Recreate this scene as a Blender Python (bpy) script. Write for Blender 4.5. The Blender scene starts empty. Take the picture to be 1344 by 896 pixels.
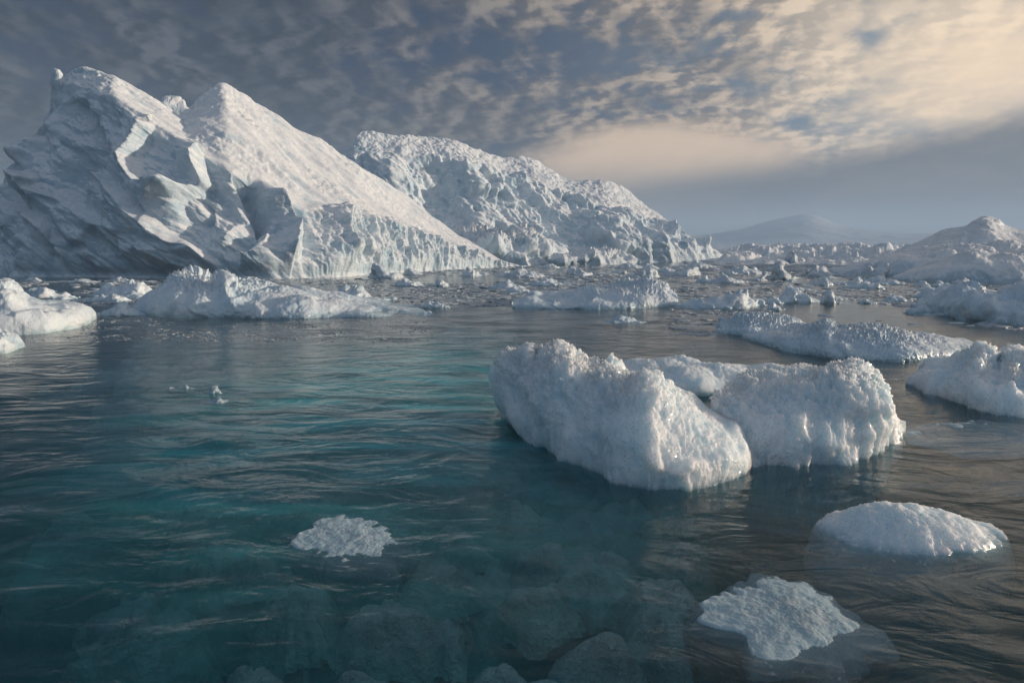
import bpy, math, random
import numpy as np
from math import radians as R

# ------------------------------------------------------------------ camera, sky, sun, exposure
scene = bpy.context.scene
col = scene.collection
CAM_H, PITCH, FPX, CX, CY = 3.0, R(8.0), 896.0, 672.0, 448.0
SUN_AZ, SUN_EL = R(82.0), R(9.5)

cam = bpy.data.cameras.new("camera")
cam.lens, cam.sensor_width = 24.0, 36.0
cam.clip_start, cam.clip_end = 0.05, 20000.0
camera = bpy.data.objects.new("camera", cam)
camera.location = (0, 0, CAM_H)
camera.rotation_euler = (R(90) - PITCH, 0, 0)
col.objects.link(camera)
scene.camera = camera


class NT:
    """small helper for node trees"""
    def __init__(self, tree):
        self.t = tree
        for n in list(tree.nodes):
            tree.nodes.remove(n)

    def n(self, kind, ins=None, **props):
        nd = self.t.nodes.new(kind)
        for k, v in props.items():
            setattr(nd, k, v)
        for k, v in (ins or {}).items():
            self.set(nd.inputs[k], v)
        return nd

    def set(self, sock, v):
        if isinstance(v, bpy.types.NodeSocket):
            self.t.links.new(v, sock)
        elif isinstance(v, bpy.types.Node):
            self.t.links.new(v.outputs[0], sock)
        else:
            if isinstance(v, tuple) and len(v) == 3 and sock.type == 'RGBA':
                v = (*v, 1.0)
            sock.default_value = v

    def m(self, op, a, b=0.0, c=0.0, clamp=False):
        nd = self.t.nodes.new('ShaderNodeMath')
        nd.operation, nd.use_clamp = op, clamp
        for s, v in zip(nd.inputs, (a, b, c)):
            self.set(s, v)
        return nd.outputs[0]

    def vm(self, op, a, b=(0, 0, 0), scale=None):
        nd = self.t.nodes.new('ShaderNodeVectorMath')
        nd.operation = op
        self.set(nd.inputs[0], a)
        if scale is not None:
            self.set(nd.inputs['Scale'], scale)
        else:
            self.set(nd.inputs[1], b)
        return nd.outputs['Value'] if op in ('DOT_PRODUCT', 'LENGTH') else nd.outputs[0]

    def step(self, v, lo, hi):
        nd = self.t.nodes.new('ShaderNodeMapRange')
        nd.interpolation_type = 'SMOOTHSTEP'
        for s, x in zip(nd.inputs[:5], (v, lo, hi, 0.0, 1.0)):
            self.set(s, x)
        return nd.outputs[0]

    def mix(self, f, a, b, blend='MIX'):
        nd = self.t.nodes.new('ShaderNodeMix')
        nd.data_type, nd.blend_type = 'RGBA', blend
        self.set(nd.inputs[0], f)
        self.set(nd.inputs[6], a)
        self.set(nd.inputs[7], b)
        return nd.outputs[2]

    def noise(self, vec, scale, detail=4.0, rough=0.5, dist=0.0, out=0):
        nd = self.n('ShaderNodeTexNoise', {'Vector': vec, 'Scale': scale, 'Detail': detail,
                                           'Roughness': rough, 'Distortion': dist})
        return nd.outputs[out]

    def xyz(self, x, y, z):
        nd = self.t.nodes.new('ShaderNodeCombineXYZ')
        for s, v in zip(nd.inputs, (x, y, z)):
            self.set(s, v)
        return nd.outputs[0]


# the sky: Nishita blue seen through a broken altocumulus deck, with a low stratus bank towards the sun
world = bpy.data.worlds.new("World")
scene.world = world
world.use_nodes = True
w = NT(world.node_tree)
BG = 0.1
d = w.n('ShaderNodeTexCoord').outputs['Generated']
sep = w.n('ShaderNodeSeparateXYZ', {0: d})
dx, dy, dz = sep.outputs
nish = w.n('ShaderNodeTexSky', sky_type='NISHITA', sun_disc=False, sun_elevation=SUN_EL,
           sun_rotation=SUN_AZ, air_density=1.0, dust_density=1.0, ozone_density=1.5)
zc = w.m('MAXIMUM', dz, 0.0)
inv = w.m('DIVIDE', 1.0, w.m('ADD', zc, 0.30))
pl = w.xyz(w.m('MULTIPLY', dx, inv), w.m('MULTIPLY', dy, inv), 0.0)
warp = w.noise(pl, 2.2, 3.0, 0.5, 0.0, 1)
pl = w.vm('ADD', pl, w.vm('SCALE', w.vm('SUBTRACT', warp, (0.5, 0.5, 0.5)), scale=0.10))
SD = (math.sin(R(58)), math.cos(R(58)) * 0.6, 0.0)
big = w.noise(w.vm('ADD', pl, (4.3, 7.7, 0)), 1.5, 4.0, 0.5)
puff = w.noise(pl, 10.5, 6.0, 0.5, 0.1)
puff2 = w.noise(w.vm('ADD', pl, tuple(0.026 * c for c in SD)), 10.5, 6.0, 0.5, 0.1)
fine = w.noise(w.vm('ADD', pl, (9, 2, 0)), 26.0, 5.0, 0.55)
az = w.m('ARCTAN2', dx, dy)


def glow(az_, el, lo, hi):
    c = (math.sin(R(az_)) * math.cos(R(el)), math.cos(R(az_)) * math.cos(R(el)), math.sin(R(el)))
    return w.step(w.vm('DOT_PRODUCT', d, c), lo, hi)


g_wide = glow(60, 10, 0.10, 0.98)
g_spot = glow(34, 11.5, 0.95, 1.0)
g_sun = glow(82, 14, 0.75, 1.0)
back = w.step(w.m('MULTIPLY', dy, -1.0), -0.2, 0.6)
high = w.step(dz, 0.42, 0.95)
# broken cloud deck, thicker and softer to the left, lit on the side towards the sun
pbig = w.noise(w.vm('ADD', pl, (1.7, 5.2, 0)), 5.0, 5.0, 0.55, 0.2)
cov = w.m('ADD', w.m('MULTIPLY', puff, 0.40), w.m('MULTIPLY', big, 0.55))
cov = w.m('ADD', cov, w.m('ADD', w.m('MULTIPLY', pbig, 0.30), w.m('MULTIPLY', fine, 0.10)))
mask = w.step(cov, 0.54, 0.72)
thick = w.step(cov, 0.60, 0.88)
rim = w.m('ADD', 0.36, w.m('MULTIPLY', w.m('SUBTRACT', puff, puff2), 5.5), clamp=True)
rim = w.m('ADD', rim, w.m('MULTIPLY', w.m('SUBTRACT', mask, thick), 0.30), clamp=True)
rim = w.m('MULTIPLY', rim, w.m('ADD', 0.35, w.m('MULTIPLY', w.step(pbig, 0.36, 0.62), 0.75)), clamp=True)
blue = w.mix(1.0, w.vm('SCALE', nish.outputs[0], scale=BG), (0.10, 0.135, 0.18), 'MULTIPLY')
blue = w.mix(w.step(az, -0.15, 0.85), (0.014, 0.036, 0.088), (0.30, 0.38, 0.45))
dark = w.mix(rim, (0.006, 0.018, 0.044), (0.084, 0.096, 0.120))
lit = w.mix(rim, (0.17, 0.18, 0.205), (1.02, 0.79, 0.57))
cloud = w.mix(w.step(az, -0.36, 0.82), dark, lit)
cloud = w.mix(w.m('MULTIPLY', g_spot, 0.5), cloud, (1.15, 0.93, 0.68))
sky = w.mix(mask, blue, cloud)
# stratus towards the sun: a warm lens of cloud, a bright veil and a grey bank under them
bn = w.noise(w.xyz(w.m('MULTIPLY', az, 4.0), w.m('MULTIPLY', dz, 11.0), 3.3), 1.0, 5.0, 0.55)
bno = w.m('SUBTRACT', bn, 0.5)


def blob(a0, z0, aw, zw, lo, hi, wob):
    ea = w.m('DIVIDE', w.m('SUBTRACT', az, a0), aw)
    ez = w.m('DIVIDE', w.m('SUBTRACT', dz, z0), zw)
    rr = w.m('SQRT', w.m('ADD', w.m('MULTIPLY', ea, ea), w.m('MULTIPLY', ez, ez)))
    return w.step(w.m('ADD', rr, w.m('MULTIPLY', bno, wob)), hi, lo)


azc = w.m('MINIMUM', w.m('MAXIMUM', az, 0.0), 0.9)
veil = blob(0.62, 0.20, 0.20, 0.085, 0.1, 1.25, 0.9)
sky = w.mix(w.m('MULTIPLY', veil, 0.85), sky, (1.10, 0.84, 0.58))
lens = blob(0.20, 0.105, 0.21, 0.062, 0.55, 1.15, 0.9)
lcol = w.mix(w.step(w.m('ADD', dz, w.m('MULTIPLY', bno, 0.04)), 0.055, 0.13), (0.27, 0.235, 0.215), (0.82, 0.61, 0.43))
sky = w.mix(w.m('MULTIPLY', lens, 0.92), sky, lcol)
top = w.m('ADD', w.m('ADD', 0.052, w.m('MULTIPLY', azc, 0.155)), w.m('MULTIPLY', bno, 0.045))
bank = w.step(w.m('SUBTRACT', top, dz), -0.022, 0.028)
bank = w.m('MULTIPLY', bank, w.step(w.m('ADD', az, w.m('MULTIPLY', bno, 0.2)), 0.02, 0.30))
sky = w.mix(w.m('MULTIPLY', bank, 0.94), sky, w.mix(w.step(bn, 0.3, 0.7), (0.10, 0.108, 0.128), (0.165, 0.16, 0.17)))
# pale band along the horizon, dim sky high up, unseen sky fill light added behind the viewer
hz = w.step(dz, 0.055, 0.0)
sky = w.mix(w.m('MULTIPLY', hz, 0.85), sky, w.mix(w.step(az, -0.3, 0.5), (0.10, 0.12, 0.15), (0.36, 0.335, 0.32)))
sky = w.mix(w.m('MULTIPLY', g_sun, 0.8), sky, (1.5, 1.1, 0.75))
sky = w.mix(w.m('MULTIPLY', high, 0.85), sky, (0.11, 0.145, 0.20))
sky = w.mix(w.m('MULTIPLY', back, 0.85), sky, (0.19, 0.255, 0.35))
bgn = w.n('ShaderNodeBackground', {'Color': w.vm('SCALE', sky, scale=1.0 / BG), 'Strength': BG})
wo = w.n('ShaderNodeOutputWorld', {'Surface': bgn.outputs[0]})

sun = bpy.data.lights.new("sun", 'SUN')
sun.energy, sun.angle, sun.color = 5.0, R(1.5), (1.0, 0.83, 0.65)
sun_o = bpy.data.objects.new("sun", sun)
sun_o.rotation_euler = (R(90) - SUN_EL, 0, math.pi - SUN_AZ)
col.objects.link(sun_o)

vs = scene.view_settings
vs.view_transform, vs.look, vs.exposure, vs.gamma = 'Standard', 'None', 0.0, 1.0
vs.use_curve_mapping = False
scene.render.engine = 'CYCLES'
cy = scene.cycles
cy.max_bounces, cy.diffuse_bounces, cy.glossy_bounces = 10, 3, 3
cy.transparent_max_bounces, cy.transmission_bounces, cy.volume_bounces = 12, 4, 1
cy.use_denoising = True
cy.caustics_reflective = False
cy.sample_clamp_indirect = 4.0

# ------------------------------------------------------------------ noise and projection helpers
G3 = np.array([(1,1,0),(-1,1,0),(1,-1,0),(-1,-1,0),(1,0,1),(-1,0,1),(1,0,-1),(-1,0,-1),
               (0,1,1),(0,-1,1),(0,1,-1),(0,-1,-1)], dtype=np.float64)


def hsh(i, j, k, seed):
    h = (i * 374761393 + j * 668265263 + k * 2147483647 + seed * 1274126177) & 0xffffffff
    h = ((h ^ (h >> 13)) * 1274126177) & 0xffffffff
    h = ((h ^ (h >> 16)) * 2246822519) & 0xffffffff
    return (h ^ (h >> 15)) & 0xffffffff


def perlin(p, seed=0):
    p = np.asarray(p, dtype=np.float64)
    i = np.floor(p).astype(np.int64)
    f = p - i
    u = f * f * f * (f * (f * 6 - 15) + 10)
    res = 0.0
    for a in (0, 1):
        wx = u[:, 0] if a else 1 - u[:, 0]
        for b in (0, 1):
            wy = u[:, 1] if b else 1 - u[:, 1]
            for c in (0, 1):
                wz = u[:, 2] if c else 1 - u[:, 2]
                g = G3[hsh(i[:, 0] + a, i[:, 1] + b, i[:, 2] + c, seed) % 12]
                dd = g[:, 0] * (f[:, 0] - a) + g[:, 1] * (f[:, 1] - b) + g[:, 2] * (f[:, 2] - c)
                res = res + wx * wy * wz * dd
    return res


def fbm(p, oct=4, seed=0, gain=0.5, lac=2.03):
    s, a = 0.0, 1.0
    for o in range(oct):
        s = s + a * perlin(p, seed + o * 17)
        p = p * lac + 3.7
        a *= gain
    return s


def ridged(p, oct=4, seed=0, gain=0.5, lac=2.03):
    s, a = 0.0, 1.0
    for o in range(oct):
        s = s + a * (1 - 2.2 * np.abs(perlin(p, seed + o * 31)))
        p = p * lac + 1.9
        a *= gain
    return s


def facets(p, seed=0, tilt=1.0, sharp=20.0):
    """broken-ice facets: tilted planes, one per Voronoi cell, softly blended at the seams"""
    i0 = np.floor(p).astype(np.int64)
    num = np.zeros(len(p))
    den = np.full(len(p), 1e-12)
    for a in (-1, 0, 1):
        for b in (-1, 0, 1):
            for c in (-1, 0, 1):
                ii = i0 + (a, b, c)
                h = hsh(ii[:, 0], ii[:, 1], ii[:, 2], seed)
                off = np.stack([(h & 1023) / 1023.0, ((h >> 10) & 1023) / 1023.0, ((h >> 20) & 1023) / 1023.0], 1)
                dv = p - (ii + off)
                dist = (dv * dv).sum(1)
                h2 = hsh(ii[:, 2], ii[:, 0], ii[:, 1], seed + 7)
                t = np.stack([(h2 & 1023) / 511.5 - 1, ((h2 >> 10) & 1023) / 511.5 - 1,
                              ((h2 >> 20) & 1023) / 511.5 - 1], 1)
                wgt = np.exp(-sharp * dist)
                num += wgt * ((dv * t).sum(1) * tilt + 0.35 * t[:, 0])
                den += wgt
    return num / den


def sm(x, lo, hi):
    t = np.clip((x - lo) / (hi - lo), 0, 1)
    return t * t * (3 - 2 * t)


def ray(px, py):
    px, py = np.asarray(px, float), np.asarray(py, float)
    a, b = (px - CX) / FPX, (CY - py) / FPX
    y = math.cos(PITCH) + b * math.sin(PITCH)
    z = -math.sin(PITCH) + b * math.cos(PITCH)
    hl = np.sqrt(a * a + y * y)
    return a / hl, y / hl, z / hl


def ground_r(px, py):
    return -CAM_H / ray(px, py)[2]


def at_r(px, py, r):
    ax, ay, s = ray(px, py)
    return np.stack([ax * r, ay * r, CAM_H + s * r], -1)


def project(V):
    x, y, z = V[..., 0], V[..., 1], V[..., 2] - CAM_H
    f = y * math.cos(PITCH) - z * math.sin(PITCH)
    u = y * math.sin(PITCH) + z * math.cos(PITCH)
    return CX + FPX * x / f, CY - FPX * u / f


def smooth_u(A, k):
    """gaussian smoothing along axis 0, ends kept"""
    if k <= 0:
        return A
    n = int(k * 3)
    g = np.exp(-0.5 * (np.arange(-n, n + 1) / k) ** 2)
    g /= g.sum()
    pad = np.concatenate([np.repeat(A[:1], n, 0), A, np.repeat(A[-1:], n, 0)])
    out = np.zeros_like(A)
    for i, wgt in enumerate(g):
        out += wgt * pad[i:i + len(A)]
    return out


def grid_normals(P, wrap):
    du = np.gradient(P, axis=0)
    if wrap:
        dv = (np.roll(P, -1, 1) - np.roll(P, 1, 1)) * 0.5
    else:
        dv = np.gradient(P, axis=1)
    n = np.cross(du, dv)
    l = np.linalg.norm(n, axis=2, keepdims=True)
    return n / np.maximum(l, 1e-9)


def mesh_obj(name, V, F, mat, parent=None, smooth=True, loc=None):
    V = np.asarray(V, dtype=np.float32).reshape(-1, 3)
    F = np.asarray(F, dtype=np.int32)
    loc = np.zeros(3) if loc is None else np.asarray(loc, float)
    me = bpy.data.meshes.new(name)
    k = F.shape[1]
    me.vertices.add(len(V))
    me.vertices.foreach_set('co', (V - loc).astype(np.float32).ravel())
    me.loops.add(F.size)
    me.loops.foreach_set('vertex_index', F.ravel())
    me.polygons.add(len(F))
    me.polygons.foreach_set('loop_start', np.arange(0, F.size, k, dtype=np.int32))
    me.polygons.foreach_set('use_smooth', np.full(len(F), smooth, dtype=bool))
    me.update(calc_edges=True)
    me.validate()
    me.materials.append(mat)
    o = bpy.data.objects.new(name, me)
    o.location = loc
    col.objects.link(o)
    if parent is not None:
        o.parent = parent
        o.location = loc - np.asarray(parent.location)
    return o


def grid_faces(nu, nv, wrap, flip=False):
    i = np.arange(nu - 1)[:, None]
    j = np.arange(nv if wrap else nv - 1)[None, :]
    j2 = (j + 1) % nv
    f = np.stack(np.broadcast_arrays(i * nv + j, (i + 1) * nv + j, (i + 1) * nv + j2, i * nv + j2), -1).reshape(-1, 4)
    return f[:, ::-1] if flip else f


def tag(o, label, cat, group=None):
    o['label'], o['category'] = label, cat
    if group:
        o['group'] = group
    return o


def empty(name, loc, label, cat, group=None):
    o = bpy.data.objects.new(name, None)
    o.location = loc
    o.empty_display_size = 0.3
    col.objects.link(o)
    return tag(o, label, cat, group)


# ------------------------------------------------------------------ materials
def new_mat(name):
    m = bpy.data.materials.new(name)
    m.use_nodes = True
    return m, NT(m.node_tree)


def bump_chain(t, items, base=None):
    nrm = base
    for h, strength, dist in items:
        b = t.n('ShaderNodeBump', {'Height': h, 'Strength': strength, 'Distance': dist})
        if nrm is not None:
            t.set(b.inputs['Normal'], nrm)
        nrm = b.outputs[0]
    return nrm


def berg_material():
    m, t = new_mat('glacier ice')
    p = t.n('ShaderNodeTexCoord').outputs['Object']
    geo = t.n('ShaderNodeNewGeometry')
    nz = t.n('ShaderNodeSeparateXYZ', {0: geo.outputs['Normal']}).outputs[2]
    n1 = t.noise(p, 0.22, 6, 0.6)
    n2 = t.noise(p, 2.6, 6, 0.65)
    snow = t.step(t.m('ADD', nz, t.m('MULTIPLY', t.m('SUBTRACT', n2, 0.5), 0.5)), 0.30, 0.62)
    ice = t.mix(t.step(n1, 0.38, 0.62), (0.50, 0.62, 0.70), (0.68, 0.76, 0.82))
    ice = t.mix(t.step(t.noise(p, 0.5, 5, 0.55, 0.8), 0.52, 0.66), ice, (0.42, 0.57, 0.67))
    sn = t.mix(t.step(n2, 0.35, 0.65), (0.70, 0.75, 0.80), (0.86, 0.87, 0.88))
    run = t.noise(t.n('ShaderNodeMapping', {'Vector': p, 'Rotation': (0, R(-37), 0), 'Scale': (0.10, 0.45, 0.45)}).outputs[0], 1.0, 6, 0.6, 0.3)
    snow = t.m('MULTIPLY', snow, t.m('SUBTRACT', 1.0, t.m('MULTIPLY', t.step(run, 0.54, 0.64), 0.65)))
    c = t.mix(snow, ice, sn)
    # dark dipping strata cracks
    mp = t.n('ShaderNodeMapping', {'Vector': p, 'Rotation': (0, R(-38), 0), 'Scale': (0.12, 0.3, 1.1)}).outputs[0]
    st = t.noise(mp, 1.2, 7, 0.62, 0.4)
    line = t.m('SUBTRACT', 1.0, t.step(t.m('ABSOLUTE', t.m('SUBTRACT', st, 0.5)), 0.0, 0.018))
    c = t.mix(t.m('MULTIPLY', line, t.m('MULTIPLY', t.m('SUBTRACT', 1.0, snow), 0.35)), c, (0.32, 0.47, 0.54))
    nrm = bump_chain(t, [(t.noise(p, 1.2, 9, 0.6), 0.45, 0.30), (st, 0.35, 0.4), (t.noise(p, 7.0, 5, 0.6), 0.35, 0.06)])
    b = t.n('ShaderNodeBsdfPrincipled', {'Base Color': c, 'Roughness': 0.55, 'Specular IOR Level': 0.3, 'Normal': nrm})
    t.n('ShaderNodeOutputMaterial', {'Surface': b.outputs[0]})
    return m


def floe_material(name, scale, colour, sss, rough=0.32, sparkle=0.5, bump=1.0):
    """bubbly translucent floe ice with crystal glints"""
    m, t = new_mat(name)
    p = t.n('ShaderNodeTexCoord').outputs['Object']
    n1 = t.noise(p, 1.3 / scale, 5, 0.6)
    n2 = t.noise(p, 7.0 / scale, 5, 0.6)
    c = t.mix(t.step(n1, 0.35, 0.65), tuple(x * f for x, f in zip(colour, (0.80, 0.90, 0.95))), colour)
    c = t.mix(t.m('MULTIPLY', t.step(n2, 0.50, 0.72), 0.5), c, (0.92, 0.93, 0.94))
    pz = t.n('ShaderNodeSeparateXYZ', {0: p}).outputs[2]
    wet = t.step(t.m('ADD', pz, t.m('MULTIPLY', t.m('SUBTRACT', n2, 0.5), 0.10 * scale)), 0.075 * scale, 0.015 * scale)
    c = t.mix(t.m('MULTIPLY', wet, 0.75), c, (0.46, 0.62, 0.68))
    rough_ = t.m('SUBTRACT', rough, t.m('MULTIPLY', wet, rough - 0.14))
    vor = t.n('ShaderNodeTexVoronoi', {'Vector': p, 'Scale': 55.0 / scale})
    cell = t.vm('SUBTRACT', vor.outputs['Color'], (0.5, 0.5, 0.5))
    pick = t.n('ShaderNodeSeparateXYZ', {0: vor.outputs['Color']}).outputs[1]
    nrm = bump_chain(t, [(t.noise(p, 3.0 / scale, 8, 0.6), 0.4 * bump, 0.08 * scale),
                         (t.noise(p, 30.0 / scale, 5, 0.62), 0.5 * bump, 0.014 * scale)])
    gl = t.vm('NORMALIZE', t.vm('ADD', nrm, t.vm('SCALE', cell, scale=0.7)))
    b = t.n('ShaderNodeBsdfPrincipled', {'Base Color': c, 'Roughness': rough_, 'Specular IOR Level': 0.25, 'Normal': nrm,
                                         'Subsurface Weight': sss, 'Subsurface Radius': (0.75, 0.95, 1.0),
                                         'Subsurface Scale': 0.40 * scale})
    g = t.n('ShaderNodeBsdfGlossy', {'Color': (1, 1, 1), 'Roughness': 0.12, 'Normal': gl})
    spark = t.m('MULTIPLY', t.m('GREATER_THAN', pick, 0.94), 0.34 * sparkle)
    s = t.n('ShaderNodeMixShader', {0: spark, 1: b.outputs[0], 2: g.outputs[0]})
    t.n('ShaderNodeOutputMaterial', {'Surface': s.outputs[0]})
    return m


def plain_material(name, colour, rough, n_scale, var=0.15, bump=0.4, dist=0.2):
    m, t = new_mat(name)
    p = t.n('ShaderNodeTexCoord').outputs['Object']
    n = t.noise(p, n_scale, 6, 0.6)
    c = t.mix(t.step(n, 0.3, 0.7), tuple(x * (1 - var) for x in colour), tuple(min(1, x * (1 + var)) for x in colour))
    nrm = bump_chain(t, [(t.noise(p, n_scale * 2.5, 6, 0.65), bump, dist)])
    b = t.n('ShaderNodeBsdfPrincipled', {'Base Color': c, 'Roughness': rough, 'Specular IOR Level': 0.3, 'Normal': nrm})
    t.n('ShaderNodeOutputMaterial', {'Surface': b.outputs[0]})
    return m


def water_material():
    m, t = new_mat('sea water')
    p = t.n('ShaderNodeTexCoord').outputs['Object']
    mp = t.n('ShaderNodeMapping', {'Vector': p, 'Rotation': (0, 0, R(12)), 'Scale': (0.62, 1.15, 1.0)}).outputs[0]
    mp2 = t.n('ShaderNodeMapping', {'Vector': p, 'Rotation': (0, 0, R(-24)), 'Scale': (0.8, 1.2, 1.0)}).outputs[0]
    nrm = bump_chain(t, [(t.noise(mp, 1.2, 4, 0.48, 1.6), 0.36, 0.17),
                         (t.noise(mp2, 4.5, 3, 0.45, 1.2), 0.13, 0.045)])
    fr = t.n('ShaderNodeFresnel', {'IOR': 1.33, 'Normal': nrm}).outputs[0]
    # milky water patch; its teal also paints in the glow over sunken ice
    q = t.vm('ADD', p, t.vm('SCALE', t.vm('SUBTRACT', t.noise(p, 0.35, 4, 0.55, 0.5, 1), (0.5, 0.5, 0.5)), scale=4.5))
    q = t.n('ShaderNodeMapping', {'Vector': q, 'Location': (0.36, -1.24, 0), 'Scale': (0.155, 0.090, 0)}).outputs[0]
    milky_glow = t.step(t.vm('LENGTH', q), 1.15, 0.25)
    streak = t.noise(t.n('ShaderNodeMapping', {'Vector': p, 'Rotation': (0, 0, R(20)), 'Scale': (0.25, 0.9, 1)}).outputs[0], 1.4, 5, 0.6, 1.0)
    milky_glow = t.m('MULTIPLY', milky_glow, t.m('ADD', 0.55, t.m('MULTIPLY', t.step(streak, 0.35, 0.65), 0.45)))
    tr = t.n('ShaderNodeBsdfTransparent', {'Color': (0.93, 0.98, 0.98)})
    df = t.n('ShaderNodeBsdfDiffuse', {'Color': t.mix(milky_glow, (0.010, 0.026, 0.034), (0.075, 0.520, 0.560))})
    body = t.n('ShaderNodeMixShader', {0: t.m('ADD', 0.03, t.m('MULTIPLY', milky_glow, 0.66)), 1: tr.outputs[0], 2: df.outputs[0]})
    gl = t.n('ShaderNodeBsdfGlossy', {'Color': (1, 1, 1), 'Roughness': 0.15, 'Normal': nrm})
    s = t.n('ShaderNodeMixShader', {0: fr, 1: body.outputs[0], 2: gl.outputs[0]})
    v = t.n('ShaderNodeVolumeAbsorption', {'Color': (0.0, 0.815, 0.835), 'Density': 0.62})
    vsc = t.n('ShaderNodeVolumeScatter', {'Color': (0.10, 0.90, 0.94), 'Density': 0.18, 'Anisotropy': 0.2})
    va = t.n('ShaderNodeAddShader', {0: v.outputs[0], 1: vsc.outputs[0]})
    t.n('ShaderNodeOutputMaterial', {'Surface': s.outputs[0], 'Volume': va.outputs[0]})
    return m


M_BERG = berg_material()
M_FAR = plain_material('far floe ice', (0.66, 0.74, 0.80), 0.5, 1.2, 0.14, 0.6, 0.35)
M_MID = floe_material('mid floe ice', 2.6, (0.72, 0.79, 0.84), 0.0, 0.4, 0.5, 1.0)
M_NEAR = floe_material('near floe ice', 1.0, (0.84, 0.89, 0.92), 0.9, 0.5, 1.0, 0.9)
M_WET = floe_material('wet awash ice', 1.0, (0.35, 0.43, 0.47), 0.3, 0.40, 0.8, 0.8)
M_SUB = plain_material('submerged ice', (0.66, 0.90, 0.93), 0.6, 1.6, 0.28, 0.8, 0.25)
M_BED = plain_material('deep seabed', (0.012, 0.016, 0.02), 0.9, 0.1)
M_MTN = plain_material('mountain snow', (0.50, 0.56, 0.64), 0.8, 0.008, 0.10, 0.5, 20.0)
M_BRASH = plain_material('brash ice', (0.42, 0.47, 0.51), 0.45, 3.0, 0.25, 0.5, 0.1)
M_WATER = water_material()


# ------------------------------------------------------------------ ice builders
def poly(xs, pts):
    p = np.asarray(pts, float)
    return np.interp(xs, p[:, 0], p[:, 1])


def floe(name, front, crest, depth, mat, parent=None, back=None, draft=None, seed=1, amp=0.25, freq=1.0,
         chip=0.35, nu=160, nv=110, square=0.75, lift=None, foot=0.15, grit=0.12, dscale=1.0, ends=4.0, flute=0.0):
    """solid lump of drift ice: a waterline and a crest line, closed below the water"""
    f = np.asarray(front, float)
    x0, x1 = f[0, 0], f[-1, 0]
    u = np.linspace(0, 1, nu)
    uu = 0.5 - 0.5 * np.cos(np.pi * (0.05 + 0.9 * u))
    uu = (uu - uu[0]) / (uu[-1] - uu[0])
    xs = x0 + (x1 - x0) * uu
    yF, yC = poly(xs, front), poly(xs, crest)
    yF = smooth_u(yF, nu * 0.015)
    yC = smooth_u(yC, nu * 0.006)
    z0 = np.zeros(nu) if lift is None else poly(xs, lift)
    rF = (z0 - CAM_H) / ray(xs, yF)[2]
    shape = (1 - np.abs(2 * uu - 1) ** ends) + 0.03
    dr = depth * shape
    bk = (depth if back is None else back) * shape
    rC = rF + dr
    zC = np.maximum(CAM_H + rC * ray(xs, yC)[2], 0.015 + 0 * rC)
    zC = np.maximum(zC, z0 + 0.01)
    dft = (np.max(zC) * 0.9 + 0.25 if draft is None else draft) * shape
    t = np.linspace(0, 2 * np.pi, nv, endpoint=False)
    top = 0.62
    # more rows above the water than below
    nt = int(nv * top)
    t = np.concatenate([np.linspace(0, np.pi, nt, endpoint=False), np.linspace(np.pi, 2 * np.pi, nv - nt, endpoint=False)])
    ct, st = np.cos(t), np.sin(t)
    sq = np.sign(st) * np.abs(st) ** square
    cc = np.sign(ct) * np.abs(ct) ** 0.9
    r = np.where(cc[None] > 0, rC[:, None] - dr[:, None] * cc[None], rC[:, None] - bk[:, None] * cc[None])
    below = (st < 0)[None]
    ft = (np.full(nu, foot) if np.isscalar(foot) else poly(xs, foot))[:, None]
    r = np.where(below, r - ft * depth * (-st)[None] * np.clip(cc, 0, 1)[None], r)
    z = np.where(below, z0[:, None] + dft[:, None] * sq[None], z0[:, None] + (zC - z0)[:, None] * sq[None])
    ax, ay, _ = ray(xs, yF)
    P = np.stack([ax[:, None] * r, ay[:, None] * r, z], -1)
    N = grid_normals(P, True)
    # outward check
    c0 = P.mean((0, 1))
    if (N * (P - c0)).sum(2).mean() < 0:
        N = -N
        flip = True
    else:
        flip = False
    Q = P.reshape(-1, 3)
    S = freq / dscale
    up = np.clip(Q[:, 2] / max(float(np.max(zC)), 1e-3), 0, 1)
    crisp = 0.25 + 1.2 * sm(up, 0.5, 0.95)
    disp = 1.1 * fbm(Q * S * 0.8, 2, seed) + chip * 1.5 * facets(Q * S * 1.0 + fbm(Q * S * 1.6, 2, seed + 5)[:, None] * 0.15, seed, 1.0) \
        + 0.5 * chip * facets(Q * S * 2.6 + 0.2 * fbm(Q * S * 3, 2, seed + 6)[:, None], seed + 3, 1.0) + grit * crisp * ridged(Q * S * 7.0, 5, seed + 9, 0.62) * 0.75
    if flute:
        fl = ridged(Q * (3.6, 3.0, 0.7) + fbm(Q * 2.0, 2, seed + 12)[:, None] * 0.4, 4, seed + 14, 0.55)
        disp = disp + flute * fl * sm(np.tile(cc, nu), 0.15, 0.6)
    disp = (disp - disp.mean()).reshape(nu, nv)
    fade = np.minimum(1, np.minimum(u, 1 - u) / 0.03)[:, None]
    hfade = np.clip(0.35 + 0.65 * (zC / max(np.max(zC), 1e-3)), 0, 1)[:, None]
    P = P + N * (disp * amp * fade * hfade)[..., None]
    loc = np.array([P[..., 0].mean(), P[..., 1].mean(), 0.0])
    return mesh_obj(name, P.reshape(-1, 3), grid_faces(nu, nv, True, flip), mat, parent, True, loc)


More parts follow.
